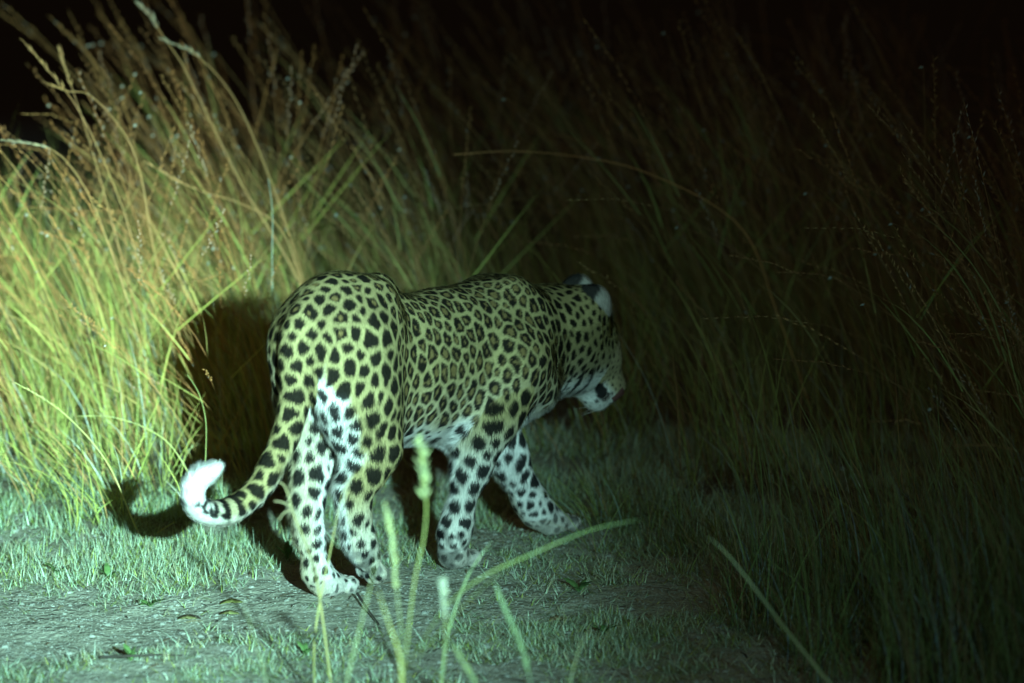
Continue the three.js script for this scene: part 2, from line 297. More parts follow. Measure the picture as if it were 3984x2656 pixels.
// which piece of the animal a point belongs to, and how the coat lies there
const region = new Uint8Array(NV), regT = new Float32Array(NV), flow = new Float32Array(NV * 3);  // 0 trunk 1 head 2 ear 3 foreleg 4 hind leg 5 tail 6 neck
for (let v = 0; v < NV; v++) {
  const x = skinP[v * 3], y = skinP[v * 3 + 1], z = skinP[v * 3 + 2];
  let best = 1e3, r = 0, fl = [-1, -0.25, 0], T = 0;
  const dt = sub(trunk, x, y, z); best = dt; r = x > 0.60 ? 6 : 0; const back = sstep(0.10, -0.10, x); fl = [lerp(-1, -0.15, back), lerp(-0.3, -1, back), 0]; if (r === 6) fl = [-1, 0, 0];
  const dh = inBox(head, x, y, z) ? sub(head, x, y, z) : 1; if (dh < best && x > 0.69 && headBack(x, y, z)[0] > -0.06) { best = dh; r = 1; fl = H(-1, 0, 0).map((q, i) => q - H(0, 0, 0)[i]); }
  for (const e of ears) if (inBox(e, x, y, z)) { const d = sub(e, x, y, z); if (d < best - 0.004) { best = d; r = 2; fl = [-0.3, 1, 0]; } }
  limbs.forEach((l, li) => { if (!inBox(l, x, y, z)) return; const d = sub(l, x, y, z); if (d < best - 0.006) { best = d; r = li < 2 ? 3 : 4; T = li; fl = [-0.25, -1, 0]; } });
  if (inBox(tail, x, y, z)) {
    const d = sub(tail, x, y, z);
    if (d < best + 0.002) { let bi = 0, bd = 9; TAIL.forEach((p, i) => { const q = Math.hypot(p[0] - x, p[1] - y, p[2] - z); if (q < bd) { bd = q; bi = i; } }); if (bi > 1) { r = 5; T = bi / 40; const a = TAIL[Math.max(0, bi - 1)], b = TAIL[Math.min(40, bi + 1)]; fl = [b[0] - a[0], b[1] - a[1], b[2] - a[2]]; const L = Math.hypot(...fl); fl = fl.map((q) => q / L); } }
  }
  region[v] = r; regT[v] = T; flow.set(fl, v * 3);
}
// soften the joins in the lie of the coat
{
  const nb = new Array(NV); for (let v = 0; v < NV; v++) nb[v] = [];
  for (let t = 0; t < skinI.length; t += 3) { const a = skinI[t], b = skinI[t + 1], c = skinI[t + 2]; nb[a].push(b); nb[b].push(c); nb[c].push(a); }
  for (let it = 0; it < 12; it++) { const g = flow.slice(); for (let v = 0; v < NV; v++) { let x = g[v * 3], y = g[v * 3 + 1], z = g[v * 3 + 2]; for (const u of nb[v]) { x += g[u * 3]; y += g[u * 3 + 1]; z += g[u * 3 + 2]; } const L = Math.hypot(x, y, z) || 1; flow[v * 3] = x / L; flow[v * 3 + 1] = y / L; flow[v * 3 + 2] = z / L; } }
}

// how much taller than wide the markings are, and their spacing
const tall = (v) => region[v] === 0 ? lerp(0.70, 0.82, sstep(0.10, -0.04, skinP[v * 3])) : region[v] === 6 ? 0.8 : region[v] === 4 ? 0.82 : 0.95;
function spacing(v) {
  const x = skinP[v * 3], y = skinP[v * 3 + 1], z = skinP[v * 3 + 2], r = region[v];
  if (r === 1) { const h = headBack(x, y, z); return lerp(0.021, 0.0125, sstep(-0.06, 0.08, h[0])); }
  if (r === 2) return 0.02;
  if (r === 6) return lerp(0.028, 0.0185, sstep(0.60, 0.78, x));
  if (r === 3) return lerp(0.024, 0.041, sstep(0.04, 0.20, y));
  if (r === 4) return lerp(0.020, 0.036, sstep(0.05, 0.28, y));
  if (r === 5) return 0.035;
  return lerp(0.0305, 0.027, sstep(0.53, 0.60, y)) * lerp(1, 1.12, sstep(0.10, -0.02, x)) * lerp(1, 0.95, sstep(0.42, 0.58, x));
}
const seeds = [], grid = new Map(), CELL = 0.05, key = (a, b, c) => (a + 64) * 65536 + (b + 64) * 256 + (c + 64);
{
  const r = rng(77), order = Uint32Array.from({ length: NV }, (_, i) => i);
  for (let i = NV - 1; i > 0; i--) { const j = Math.floor(r() * (i + 1)); const t = order[i]; order[i] = order[j]; order[j] = t; }
  const put = (s) => { const k = key(Math.floor(s.p[0] / CELL), Math.floor(s.p[1] / CELL), Math.floor(s.p[2] / CELL)); if (!grid.has(k)) grid.set(k, []); grid.get(k).push(s); seeds.push(s); };
  for (const v of order) {
    const p = [skinP[v * 3], skinP[v * 3 + 1], skinP[v * 3 + 2]], n = [skinN[v * 3], skinN[v * 3 + 1], skinN[v * 3 + 2]], R = spacing(v) * 0.95, ay = tall(v);
    let ok = true; const ci = p.map((q) => Math.floor(q / CELL));
    for (let a = -1; a <= 1 && ok; a++) for (let b = -1; b <= 1 && ok; b++) for (let c = -1; c <= 1 && ok; c++) for (const s of grid.get(key(ci[0] + a, ci[1] + b, ci[2] + c)) || []) {
      if (n[0] * s.n[0] + n[1] * s.n[1] + n[2] * s.n[2] < -0.1) continue;
      if (Math.hypot(p[0] - s.p[0], (p[1] - s.p[1]) * (ay + s.ay) * 0.5, p[2] - s.p[2]) < Math.min(R, (R + s.R) / 2) * 0.80) { ok = false; break; }
    }
    if (ok) put({ p, n, ay, R: R * (0.72 + 0.50 * r()), h: r(), a: r() * 6.28, b: r(), e: 0.8 + r() * 0.45 });
  }
}
const skinC = new Float32Array(NV * 3), furL = new Float32Array(NV);
const TAWNY = [0.365, 0.305, 0.138], PALE = [0.49, 0.43, 0.28], WHITE = [0.74, 0.72, 0.68], DARK = [0.004, 0.004, 0.005], CORE = [0.17, 0.115, 0.042], SADDLE = [0.27, 0.215, 0.10];
for (let v = 0; v < NV; v++) {
  const x = skinP[v * 3], y = skinP[v * 3 + 1], z = skinP[v * 3 + 2], n = [skinN[v * 3], skinN[v * 3 + 1], skinN[v * 3 + 2]], r = region[v];
  const n1 = noise(x * 60, y * 60, z * 60), n2 = noise(x * 140 + 9, y * 140, z * 140), n0 = noise(x * 14, y * 14, z * 14 + 4);
  const wob = 0.0028;
  const qx = x + wob * n1, qy = y + wob * noise(x * 60, y * 60, z * 60 + 31), qz = z + wob * noise(x * 60 + 17, y * 60, z * 60);
  // nearest two markings
  let f1 = 9, f2 = 9, s1 = null, s2 = null; const ci = [qx, qy, qz].map((q) => Math.floor(q / CELL));
  for (let a = -1; a <= 1; a++) for (let b = -1; b <= 1; b++) for (let c = -1; c <= 1; c++) for (const s of grid.get(key(ci[0] + a, ci[1] + b, ci[2] + c)) || []) {
    if (n[0] * s.n[0] + n[1] * s.n[1] + n[2] * s.n[2] < -0.1) continue;
    const d = Math.hypot(qx - s.p[0], (qy - s.p[1]) * s.ay, qz - s.p[2]) / s.R;
    if (d < f1) { f2 = f1; s2 = s1; f1 = d; s1 = s; } else if (d < f2) { f2 = d; s2 = s; }
  }
  if (!s1) { s1 = { p: [x, y, z], ay: 1, R: 0.03, h: 0.5, a: 0, b: 0.5, e: 1 }; f1 = 0.9; f2 = 1; }
  const edge = (f2 - f1) * s1.R * 0.5;                                          // metres to the border with the next marking
  const soft = (e0, w) => sstep(e0 - w, e0 + w, edge);
  let base = TAWNY, dark = 0, core = 0, gap, L = 0.0078;
  const under = sstep(0.33, 0.27, y + 0.03 * n0) ;
  if (r === 0 || r === 6) {
    base = mix3(base, SADDLE, sstep(0.10, 0.16, y - 0.43) * 0.55);
    base = mix3(base, PALE, sstep(0.44, 0.34, y) * 0.7);
    base = mix3(base, WHITE, sstep(0.345, 0.295, y + 0.02 * n0));
    if (x > 0.55) base = mix3(base, WHITE, sstep(0.37, 0.33, y + 0.015 * n0) * sstep(0.1, -0.5, n[1]) );
    if (x < -0.08) base = mix3(base, WHITE, sstep(0.03, 0.0, Math.abs(z - 0.012)) * sstep(0.56, 0.50, y));
    L = lerp(0.0085, 0.022, sstep(0.345, 0.275, y)); if (x > 0.54 && n[1] < 0.2) L = 0.015;
  }
  if (r === 3 || r === 4) {
    const li = regT[v], outer = (li === 0 || li === 2 ? 1 : -1) * n[2];         // +1 on the outer face of that leg
    const pale = r === 3 ? sstep(0.34, 0.20, y) * 0.75 : sstep(0.26, 0.12, y) * 0.5;
    base = mix3(base, WHITE, pale);
    const inner = r === 4 ? sstep(0.25, -0.15, outer + (li === 2 ? (0.25 + 0.6 * sstep(0.47, 0.42, y) * sstep(0.27, 0.31, y)) * n[0] : 0)) : sstep(0.2, -0.25, outer);
    base = mix3(base, WHITE, inner * (li === 2 ? 0.95 : 0.85));
    if (li === 3 && n[0] < -0.2) base = mix3(base, PALE, sstep(-0.2, -0.7, n[0]) * 0.8);
    if (y < 0.045) base = mix3(base, [0.42, 0.37, 0.30], 0.55); if ((li === 0 && y < 0.10) || (li === 2 && y < 0.115)) base = mix3(base, [0.13, 0.125, 0.11], 0.85 * sstep(-0.15, -0.5, n[0] - (li === 2 ? 0.3 : 0)) * sstep(-0.5, 0.2, noise(x * 45, y * 45, z * 45 + 8)));
    L = y < 0.06 ? 0.004 : 0.0075; if (n[0] < -0.3 && y > 0.12 && y < 0.42) L = 0.013;
  }
  if (r === 5) { const t = regT[v]; base = mix3(TAWNY, WHITE, sstep(0.55, 0.78, t)); base = mix3(base, WHITE, sstep(0.2, -0.7, n[1]) * 0.6 * sstep(0.2, 0.5, t)); L = lerp(0.009, 0.014, sstep(0.70, 0.92, t)); }
  if (r === 1) {
    const h = headBack(x, y, z); base = mix3(TAWNY, PALE, 0.55); base = mix3(base, WHITE, sstep(-0.022, -0.046, h[1] + 0.008 * n0)); L = 0.006;
    if (h[0] > 0.085) base = mix3(base, WHITE, sstep(0.0, -0.02, h[1]) * 0.9);
  }
  // the markings
  const jig = 0.0008 * n2;
  if (r === 0) {
    const rump = sstep(0.12, -0.02, x), low = sstep(0.34, 0.30, y), sh = sstep(0.45, 0.56, x);
    gap = lerp(0.0027, 0.0038, Math.max(rump, sh * 0.3)) + 0.004 * low;
    dark = soft(gap + jig, 0.0012);
    dark *= sstep(0.60, 0.53, f1 + 0.05 * n1); const ros = (1 - rump * 0.72) * (1 - low) * (1 - sh * 0.65);
    const cr = (0.13 + 0.14 * s1.b) * (1 + 0.25 * n1);
    if (s1.h < 0.25 + 0.75 * ros) core = ros > 0.1 ? sstep(cr, cr - 0.07, f1) : 0;
    // break the ring in one to three places
    if (core < 0.5 && ros > 0.3 && s1.h > 0.2) { const ang = Math.atan2(qy - s1.p[1], qx - s1.p[0]) + s1.a, k = 2 + Math.floor(s1.b * 2.5); const saw = Math.abs(((ang / 6.2832 * k) % 1 + 1) % 1 - 0.5); if (saw < 0.055 + 0.03 * n1 && f1 > 0.12) core = Math.max(core, 0.9 * sstep(0.06, 0.03, saw)); }
    if (low > 0) dark *= 1 - low * sstep(0.42, 0.50, f1 + 0.06 * n1);
    if (s1.h < low * 0.2) dark *= 0.15;
  } else if (r === 6) {
    gap = 0.0040; dark = soft(gap + jig, 0.0012) * sstep(0.50, 0.42, f1 + 0.06 * n1); if (y < 0.345) dark *= s1.h < 0.6 ? 0 : 0.8; for (const [bx, bw] of [[0.655, 0.004], [0.690, 0.007], [0.725, 0.005]]) dark = Math.max(dark, 0.95 * sstep(bw, bw - 0.003, Math.abs(x - bx + 0.25 * (y - 0.34)) + 0.003 * n1) * sstep(0.375, 0.36, y + 0.01 * n0));
  } else if (r === 1) {
    const h = headBack(x, y, z);
    dark = sstep(0.40, 0.30, f1 + 0.08 * n1) * sstep(0.0022, 0.0042, edge) * (s1.h < 0.82 ? 0.9 : 0.25);
    dark *= 1 - 0.8 * sstep(-0.03, -0.05, h[1]) * (s1.h < 0.6 ? 1 : 0);
    // dark stripe from the corner of the eye, collar bars under the throat, lip patch
    const cheek = Math.abs(h[1] + 0.012 + 0.30 * (h[0] + 0.02)) ; if (h[0] < 0.04 && h[0] > -0.075 && Math.abs(h[2]) > 0.035) dark = Math.max(dark, 0.85 * sstep(0.0045, 0.0022, cheek + 0.0015 * n1));
    const lip = Math.hypot((h[0] - 0.104 + 0.4 * (h[1] + 0.03)) / 0.026, (h[1] + 0.029) / 0.013) + 0.25 * n2; if (Math.abs(h[2]) > 0.006) dark = Math.max(dark, sstep(1.1, 0.85, lip + 0.1 * n1));
    if (h[0] > 0.128 && h[1] > -0.022 && h[1] < 0.012) { base = [0.20, 0.09, 0.08]; dark = 0.3; L = 0; }
    if (h[0] < -0.0 && h[1] < -0.035) dark = Math.max(dark, 0.9 * sstep(0.006, 0.003, Math.abs(h[0] + 0.035 + 0.3 * (h[1] + 0.05)) + 0.002 * n1));
  } else if (r === 2) {
    const h = headBack(x, y, z), q = h[0] + 0.25 * (h[1] - 0.06);
    dark = sstep(-0.066, -0.076, q + 0.004 * n1) * 0.95; base = [0.50, 0.46, 0.40]; L = 0.008;
  } else if (r === 3 || r === 4) {
    const up = sstep(0.20, 0.36, y);
    gap = 0.0040;
    dark = soft(gap + jig, 0.0012) * sstep(lerp(0.47, 0.62, up), lerp(0.40, 0.55, up), f1 + 0.06 * n1);
    if (r === 4) { const li = regT[v], outer = (li === 2 ? 1 : -1) * n[2]; const rearw = sstep(0.15, -0.25, outer) * sstep(0.26, 0.34, y); dark *= 1 - rearw * sstep(0.34, 0.42, f1) * 0.9; if (s1.h < 0.30 * rearw + (y < 0.16 ? 0.15 : 0)) dark = 0; }
    if (r === 3 && y < 0.06) dark *= 0.75;
    if (y < 0.03) dark *= s1.h < 0.5 ? 0.2 : 0.8;
  } else if (r === 5) {
    const t = regT[v];
    dark = soft(0.0040 + jig, 0.0012);
    if (t > 0.56) { const band = Math.abs(((t * 21 + 0.3 * n1) % 1) - 0.5); dark = (n[1] > -0.55 ? 1 : 0.4) * sstep(0.16, 0.26, band) * sstep(0.84, 0.78, t) * sstep(0.0, 0.2, 0.5 + n[1]); }
    if (t > 0.80) dark = 0.5 * sstep(0.6, 0.9, n[1] + 0.4 * n1) * sstep(0.86, 0.9, t) * sstep(0.99, 0.95, t);
  }
  dark *= 0.97;
  let col = mix3(base, DARK, dark);
  if (core > 0 && dark > 0.05) col = mix3(col, mix3(CORE, base, 0.12), core * dark);
  const g = 1 + 0.10 * n0 + 0.08 * n2;
  skinC[v * 3] = col[0] * g; skinC[v * 3 + 1] = col[1] * g; skinC[v * 3 + 2] = col[2] * g; furL[v] = L;
}
skinGeo.setAttribute('color', new THREE.BufferAttribute(skinC, 3));
const coatMat = new THREE.MeshPhysicalMaterial({ vertexColors: true, roughness: 0.9, specularIntensity: 0.1 });
const coat = shade(new THREE.Mesh(skinGeo, coatMat)); coat.name = 'body'; leopard.add(coat);
// hairs
{
  const r = rng(12), areas = [], tris = skinI.length / 3; let total = 0;
  for (let t = 0; t < tris; t++) { const a = skinI[t * 3] * 3, b = skinI[t * 3 + 1] * 3, c = skinI[t * 3 + 2] * 3; const ux = skinP[b] - skinP[a], uy = skinP[b + 1] - skinP[a + 1], uz = skinP[b + 2] - skinP[a + 2], vx = skinP[c] - skinP[a], vy = skinP[c + 1] - skinP[a + 1], vz = skinP[c + 2] - skinP[a + 2]; total += 0.5 * Math.hypot(uy * vz - uz * vy, uz * vx - ux * vz, ux * vy - uy * vx); areas.push(total); }
  const count = 400000, p = new Float32Array(count * 9), nn = new Float32Array(count * 9), cc = new Float32Array(count * 9); let t = 0, w = 0;
  for (let k = 0; k < count; k++) {
    const goal = (k + r()) / count * total; while (t < tris - 1 && areas[t] < goal) t++;
    const vs = [skinI[t * 3], skinI[t * 3 + 1], skinI[t * 3 + 2]]; let a = r(), b = r(); if (a + b > 1) { a = 1 - a; b = 1 - b; } const wt = [1 - a - b, a, b];
    const at = (arr) => [0, 1, 2].map((q) => wt[0] * arr[vs[0] * 3 + q] + wt[1] * arr[vs[1] * 3 + q] + wt[2] * arr[vs[2] * 3 + q]);
    let len = furL[vs[0]]; if (len <= 0) continue; len *= 0.7 + 0.6 * r();
    const P = at(skinP), N = at(skinN), F = at(flow), C = at(skinC); let L = Math.hypot(...N) || 1; for (let q = 0; q < 3; q++) N[q] /= L;
    const dn = F[0] * N[0] + F[1] * N[1] + F[2] * N[2]; for (let q = 0; q < 3; q++) F[q] -= dn * N[q];
    L = Math.hypot(...F) || 1; for (let q = 0; q < 3; q++) F[q] /= L;
    const S = [N[1] * F[2] - N[2] * F[1], N[2] * F[0] - N[0] * F[2], N[0] * F[1] - N[1] * F[0]];
    const lift = (len > 0.014 ? 0.42 : 0.22) + 0.2 * r(), sw = (r() - 0.5) * (len > 0.014 ? 1 : 0.55), D = [0, 1, 2].map((q) => F[q] + S[q] * sw + N[q] * lift), hw = 0.00045 + 0.0003 * r(), g = 0.66 + 0.66 * r();
    for (let q = 0; q < 3; q++) { p[w + q] = P[q] + S[q] * hw - N[q] * 0.0006; p[w + 3 + q] = P[q] - S[q] * hw - N[q] * 0.0006; p[w + 6 + q] = P[q] + D[q] * len; }
    const sj = (r() - 0.5) * 1.1; for (let m = 0; m < 3; m++) for (let q = 0; q < 3; q++) { nn[w + m * 3 + q] = N[q] + F[q] * -0.22 + S[q] * sj; cc[w + m * 3 + q] = C[q] * g * (m === 2 ? 1.08 : 0.97); }
    w += 9;
  }
  const g = new THREE.BufferGeometry(); g.setAttribute('position', new THREE.BufferAttribute(p.slice(0, w), 3)); g.setAttribute('normal', new THREE.BufferAttribute(nn.slice(0, w), 3)); g.setAttribute('color', new THREE.BufferAttribute(cc.slice(0, w), 3));
  const o = shade(new THREE.Mesh(g, new THREE.MeshPhysicalMaterial({ vertexColors: true, roughness: 0.85, specularIntensity: 0.12, side: THREE.DoubleSide }))); o.name = 'fur'; o.userData.kind = 'stuff'; leopard.add(o);
}
// eyes, nose, whiskers
{
  const em = new THREE.MeshPhysicalMaterial({ color: new THREE.Color(0.22, 0.20, 0.04), roughness: 0.12, clearcoat: 1 });
  for (const s of [1, -1]) { const e = shade(new THREE.Mesh(new THREE.SphereGeometry(0.0125, 20, 14), em)); e.name = 'eye'; e.position.set(...H(0.072, 0.018, 0.031 * s)); leopard.add(e); }
  const ng = new THREE.SphereGeometry(0.013, 18, 12); ng.scale(0.62, 0.72, 1.1); const no = shade(new THREE.Mesh(ng, new THREE.MeshStandardMaterial({ color: new THREE.Color(0.16, 0.07, 0.06), roughness: 0.5 }))); no.name = 'nose'; no.position.set(...H(0.142, 0.002, 0)); no.rotation.set(0, -HEADYAW, HEADPITCH, 'YXZ'); leopard.add(no);
  const r = rng(3), wm = vertexMat();
  for (const side of [1, -1]) for (let k = 0; k < 9; k++) { const s = new Soup(); const a = H(0.112 + 0.006 * (k % 3), -0.010 - 0.006 * Math.floor(k / 3), 0.040 * side), b = H(0.10 + 0.02 * r(), -0.035 - 0.02 * r(), (0.075 + 0.03 * r()) * side), c = H(0.07 + 0.03 * r(), -0.08 - 0.03 * r(), (0.10 + 0.03 * r()) * side); s.tube(curve([a, b, c], 6), (t) => 0.0004 * (1 - 0.8 * t), () => [0.7, 0.66, 0.6], 3); const o = shade(new THREE.Mesh(s.geometry(), wm)); o.name = 'whisker'; leopard.add(o); }
}
// ---------------------------------------------------------------- grass
const grassMat = vertexMat({ roughness: 0.7 }), seedMat = vertexMat({ roughness: 0.8 });
const GREEN = [0.24, 0.31, 0.07], LIME = [0.53, 0.55, 0.12], STRAW = [0.78, 0.42, 0.15], RUST = [0.74, 0.28, 0.085], PINK = [0.78, 0.45, 0.28], GREY = [0.54, 0.60, 0.46];
const jitter = (c, r, k = 0.18) => { const g = 1 + (r() - 0.5) * 2 * k; return [c[0] * g * (1 + (r() - 0.5) * 0.14), c[1] * g, c[2] * g * (1 + (r() - 0.5) * 0.2)]; };
// a leaning, drooping line of n + 1 points: from p, first heading (azimuth a), leaning by lean at the root and by lean + bend at the tip
function lineFrom(p, len, a, lean, bend, n, r) {
  const out = [p.slice()]; let [x, y, z] = p, az = a;
  for (let k = 0; k < n; k++) { const t = (k + 0.5) / n, q = lean + bend * Math.pow(t, 1.5), s = len / n; x += Math.sin(q) * Math.cos(az) * s; y += Math.cos(q) * s; z -= Math.sin(q) * Math.sin(az) * s; az += (r() - 0.5) * 0.14; out.push([x, y, z]); }
  return out;
}
const WEST = Math.PI;                                                           // the wind lays the tall grass over to the left
function leafTuft(seed) {
  const s = new Soup(), r = rng(seed);
  for (let k = 0; k < 15; k++) {
    const len = 0.22 + 0.36 * r(), a = WEST + (r() - 0.5) * (r() < 0.4 ? 6 : 2.0), lean = 0.05 + 0.22 * r(), bend = 0.25 + 0.75 * r() * r() + (r() < 0.12 ? 0.9 : 0);
    const tone = jitter(r() < 0.78 ? mix3(GREEN, LIME, Math.sqrt(r())) : r() < 0.7 ? STRAW : GREY, r, 0.35), tip = mix3(tone, STRAW, 0.35), hw = 0.0006 + 0.0010 * r();
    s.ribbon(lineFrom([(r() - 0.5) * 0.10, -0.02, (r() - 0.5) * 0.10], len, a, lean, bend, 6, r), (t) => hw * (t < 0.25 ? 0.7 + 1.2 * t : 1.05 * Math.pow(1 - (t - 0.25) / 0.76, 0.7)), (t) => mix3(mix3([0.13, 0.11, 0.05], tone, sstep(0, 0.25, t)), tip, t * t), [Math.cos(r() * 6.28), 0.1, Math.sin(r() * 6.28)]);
  }
  return s.geometry();
}
function stemTuft(seed) {
  const s = new Soup(), r = rng(seed);
  for (let k = 0; k < 8; k++) {
    const len = 0.52 + 0.50 * r(), a = WEST + (r() - 0.5) * (r() < 0.28 ? 6 : 1.5), lean = 0.08 + 0.30 * r(), bend = 0.15 + 0.55 * r() + (r() < 0.18 ? 0.8 : 0);
    const low = jitter(mix3(LIME, STRAW, 0.35 + 0.4 * r()), r), top = jitter(mix3(STRAW, RUST, 0.35 + 0.65 * r()), r), hw = 0.0005 + 0.0006 * r();
    const pts = lineFrom([(r() - 0.5) * 0.12, -0.02, (r() - 0.5) * 0.12], len, a, lean, bend, 9, r);
    s.tube(pts, (t) => hw * (1 - 0.55 * t), (t) => mix3(low, top, sstep(0.24, 0.62, t)), 3);
    if (r() < 0.78) {                                                           // seed head over the last fifth
      const n = 9 + Math.floor(r() * 8), open = 0.25 + 0.5 * r(), sc = jitter(r() < 0.8 ? mix3(RUST, STRAW, r() * 0.5) : PINK, r);
      const from = 0.74 + 0.1 * r();
      for (let q = 0; q < n; q++) { const f = (from + (1 - from) * q / n) * 9, i = Math.min(8, Math.floor(f)), u = f - i, A = pts[i], B = pts[i + 1], P = [0, 1, 2].map((m) => lerp(A[m], B[m], u)), d = [0, 1, 2].map((m) => B[m] - A[m]), L = Math.hypot(...d), w = r() * 6.28;
        s.seed(P, [d[0] / L + Math.cos(w) * open, d[1] / L + 0.2 * Math.sin(w * 2) * open, d[2] / L + Math.sin(w) * open], 0.010 + 0.010 * r(), 0.0012 + 0.0008 * r(), r() < 0.06 ? [0.62, 0.48, 0.36] : sc); }
    } else if (r() < 0.4) s.seed(pts[9], [-0.5, -0.4, 0.2], 0.012, 0.0035, [0.66, 0.58, 0.44]);
    if (r() < 0.6) { const i = 2 + Math.floor(r() * 4), hw2 = 0.0013 + 0.0008 * r(), c = jitter(mix3(LIME, STRAW, r()), r); s.ribbon(lineFrom(pts[i], 0.16 + 0.2 * r(), a + (r() - 0.5) * 3, lean + 0.35, 0.9 * r(), 5, r), (t) => hw2 * (1 - t * t), () => c, [r() - 0.5, 0.2, r() - 0.5]); }
  }
  return s.geometry();
}
function turfTuft(seed) {
  const s = new Soup(), r = rng(seed);
  for (let k = 0; k < 13; k++) {
    const len = 0.018 + 0.05 * r() * r() + 0.012 * r(), a = r() * 6.28, tone = jitter(r() < 0.68 ? GREY : r() < 0.6 ? mix3(GREEN, LIME, r()) : [0.55, 0.48, 0.30], r, 0.35), hw = 0.0006 + 0.0008 * r();
    s.ribbon(lineFrom([(r() - 0.5) * 0.05, -0.004, (r() - 0.5) * 0.05], len, a, 0.35 + 0.95 * r(), 0.9 * r(), 3, r), (t) => hw * (1.05 - t), () => tone, [Math.cos(a + 1.57), 0, -Math.sin(a + 1.57)]);
  }
  return s.geometry();
}
function field(name, label, category, make, variants, mat, spots) {
  const g = new THREE.Group(); g.name = name; tag(g, label, category, null, 'stuff'); scene.add(g);
  const m4 = new THREE.Matrix4(), q = new THREE.Quaternion(), e = new THREE.Euler(), col = new THREE.Color();
  for (let v = 0; v < variants; v++) {
    const list = spots.filter((_, i) => i % variants === v), im = new THREE.InstancedMesh(make(100 + v * 7 + name.length), mat, list.length);
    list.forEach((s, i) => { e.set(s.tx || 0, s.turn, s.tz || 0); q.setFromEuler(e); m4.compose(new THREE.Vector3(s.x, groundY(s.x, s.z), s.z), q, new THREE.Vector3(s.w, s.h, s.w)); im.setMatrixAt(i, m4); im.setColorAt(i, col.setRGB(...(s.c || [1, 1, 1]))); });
    im.name = 'tuft'; im.userData.kind = 'stuff'; shade(im); g.add(im);
  }
}
{
  const r = rng(2024), leaf = [], stem = [], turf = [];
  const scatter = (n, x0, x1, d0, d1, fn) => { for (let k = 0; k < n; k++) fn(lerp(x0, x1, r()), lerp(d0, d1, r())); };
  scatter(3900, -2.6, 3.0, 7.0, 12.6, (x, D) => {
    const e = grassEdge(x), in_ = D - e + 0.25 * noise(x * 2.2, D * 2.2, 0.7); if (in_ < 0) return;
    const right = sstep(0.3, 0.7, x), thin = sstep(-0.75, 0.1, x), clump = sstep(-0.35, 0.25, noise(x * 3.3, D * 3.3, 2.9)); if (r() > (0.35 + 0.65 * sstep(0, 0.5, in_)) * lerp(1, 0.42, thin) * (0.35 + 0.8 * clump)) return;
    const g = (0.85 + 0.3 * (0.5 + 0.5 * noise(x * 1.3, D * 1.3, 6.1))) * lerp(1, 0.62, thin);  // tint drops towards the right: dimming of the beam painted into the leaves
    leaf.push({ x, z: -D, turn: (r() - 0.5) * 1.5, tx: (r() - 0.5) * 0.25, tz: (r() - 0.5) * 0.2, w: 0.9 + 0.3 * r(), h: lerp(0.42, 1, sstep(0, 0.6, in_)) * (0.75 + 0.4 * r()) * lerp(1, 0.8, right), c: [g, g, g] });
  });
  scatter(2300, -2.8, 3.2, 7.0, 14.0, (x, D) => {
    const e = grassEdge(x) + 0.22 + 0.85 * sstep(0.1, 0.3, x) * sstep(1.15, 0.75, x), in_ = D - e + 0.3 * noise(x * 1.9, D * 1.9, 3.7); if (in_ < 0) return;
    const right = sstep(0.3, 0.7, x), thin = sstep(-0.75, 0.1, x), clump = sstep(-0.4, 0.3, noise(x * 2.6, D * 2.6, 7.7)); if (r() > (0.25 + 0.75 * sstep(0, 0.5, in_)) * lerp(1, 0.5, thin) * (0.3 + 0.85 * clump) * sstep(0.9, 0, D - lerp(10.9, 12.8, sstep(-1.3, -0.1, x))) * lerp(1, 0.9, right)) return;
    stem.push({ x, z: -D, turn: (r() - 0.5) * 1.3, tx: (r() - 0.5) * 0.3, tz: -0.10 * right + (r() - 0.5) * 0.25, c: [lerp(1, 0.46, thin), lerp(1, 0.62, thin), lerp(1, 0.75, thin)], w: 0.95 + 0.2 * r(), h: lerp(0.55, 1, sstep(0, 0.5, in_)) * (0.82 + 0.3 * r()) });  // stems darken rightwards too, shade put into their colour
  });
  scatter(520, 0.42, 1.5, 7.2, 8.9, (x, D) => { if (r() > sstep(-0.9, 0.1, D - grassEdge(x))) return; const L = r() < 0.6 || x < 2 ? leaf : stem, k = 0.45 + 0.25 * r(); L.push({ x, z: -D, turn: (r() - 0.5) * 1.4, tx: (r() - 0.5) * 0.2, tz: -0.16, w: 0.8 + 0.3 * r(), h: 0.55 + 0.35 * r(), c: [k * 0.62, k * 0.80, k * 1.05] }); });  // near right tufts, with the same dimming painted into their tint
  scatter(260, 0.15, 0.75, 8.2, 9.8, (x, D) => { const gap = grassEdge(x) - D; if (gap < 0 || r() > sstep(0.75, 0.05, gap)) return; const k = 0.5 + 0.25 * r(); leaf.push({ x, z: -D, turn: (r() - 0.5) * 3, tx: (r() - 0.5) * 0.3, tz: (r() - 0.5) * 0.3, w: 0.7, h: 0.14 + 0.26 * r(), c: [k * 0.75, k * 0.9, k] }); });  // low tufts by the right edge, dimmed in colour likewise
  scatter(36000, -1.7, 1.7, 7.6, 10.5, (x, D) => {
    const e = grassEdge(x), n = 0.5 + 0.9 * noise(x * 2.1, D * 2.1, 1.3) + 0.35 * noise(x * 7, D * 7, 4.4);
    const track = sstep(0.42, 0.10, Math.abs(D - lerp(8.72, 9.25, sstep(-1, 0.3, x)))), want = 0.62 + 0.5 * sstep(-0.7, 0.0, D - e) - 0.45 * track + 0.45 * sstep(-0.15, 0.35, x) + 0.25 * sstep(8.62, 8.3, D);
    const tuftn = sstep(0.30, 0.95, n + 0.75 * noise(x * 13, D * 13, 3.1)); if (r() > clamp(want * (0.06 + 1.25 * tuftn))) return;
    const green = 0.5 + 0.5 * noise(x * 1.7, D * 1.7, 8.8), k = 0.8 + 0.4 * r();
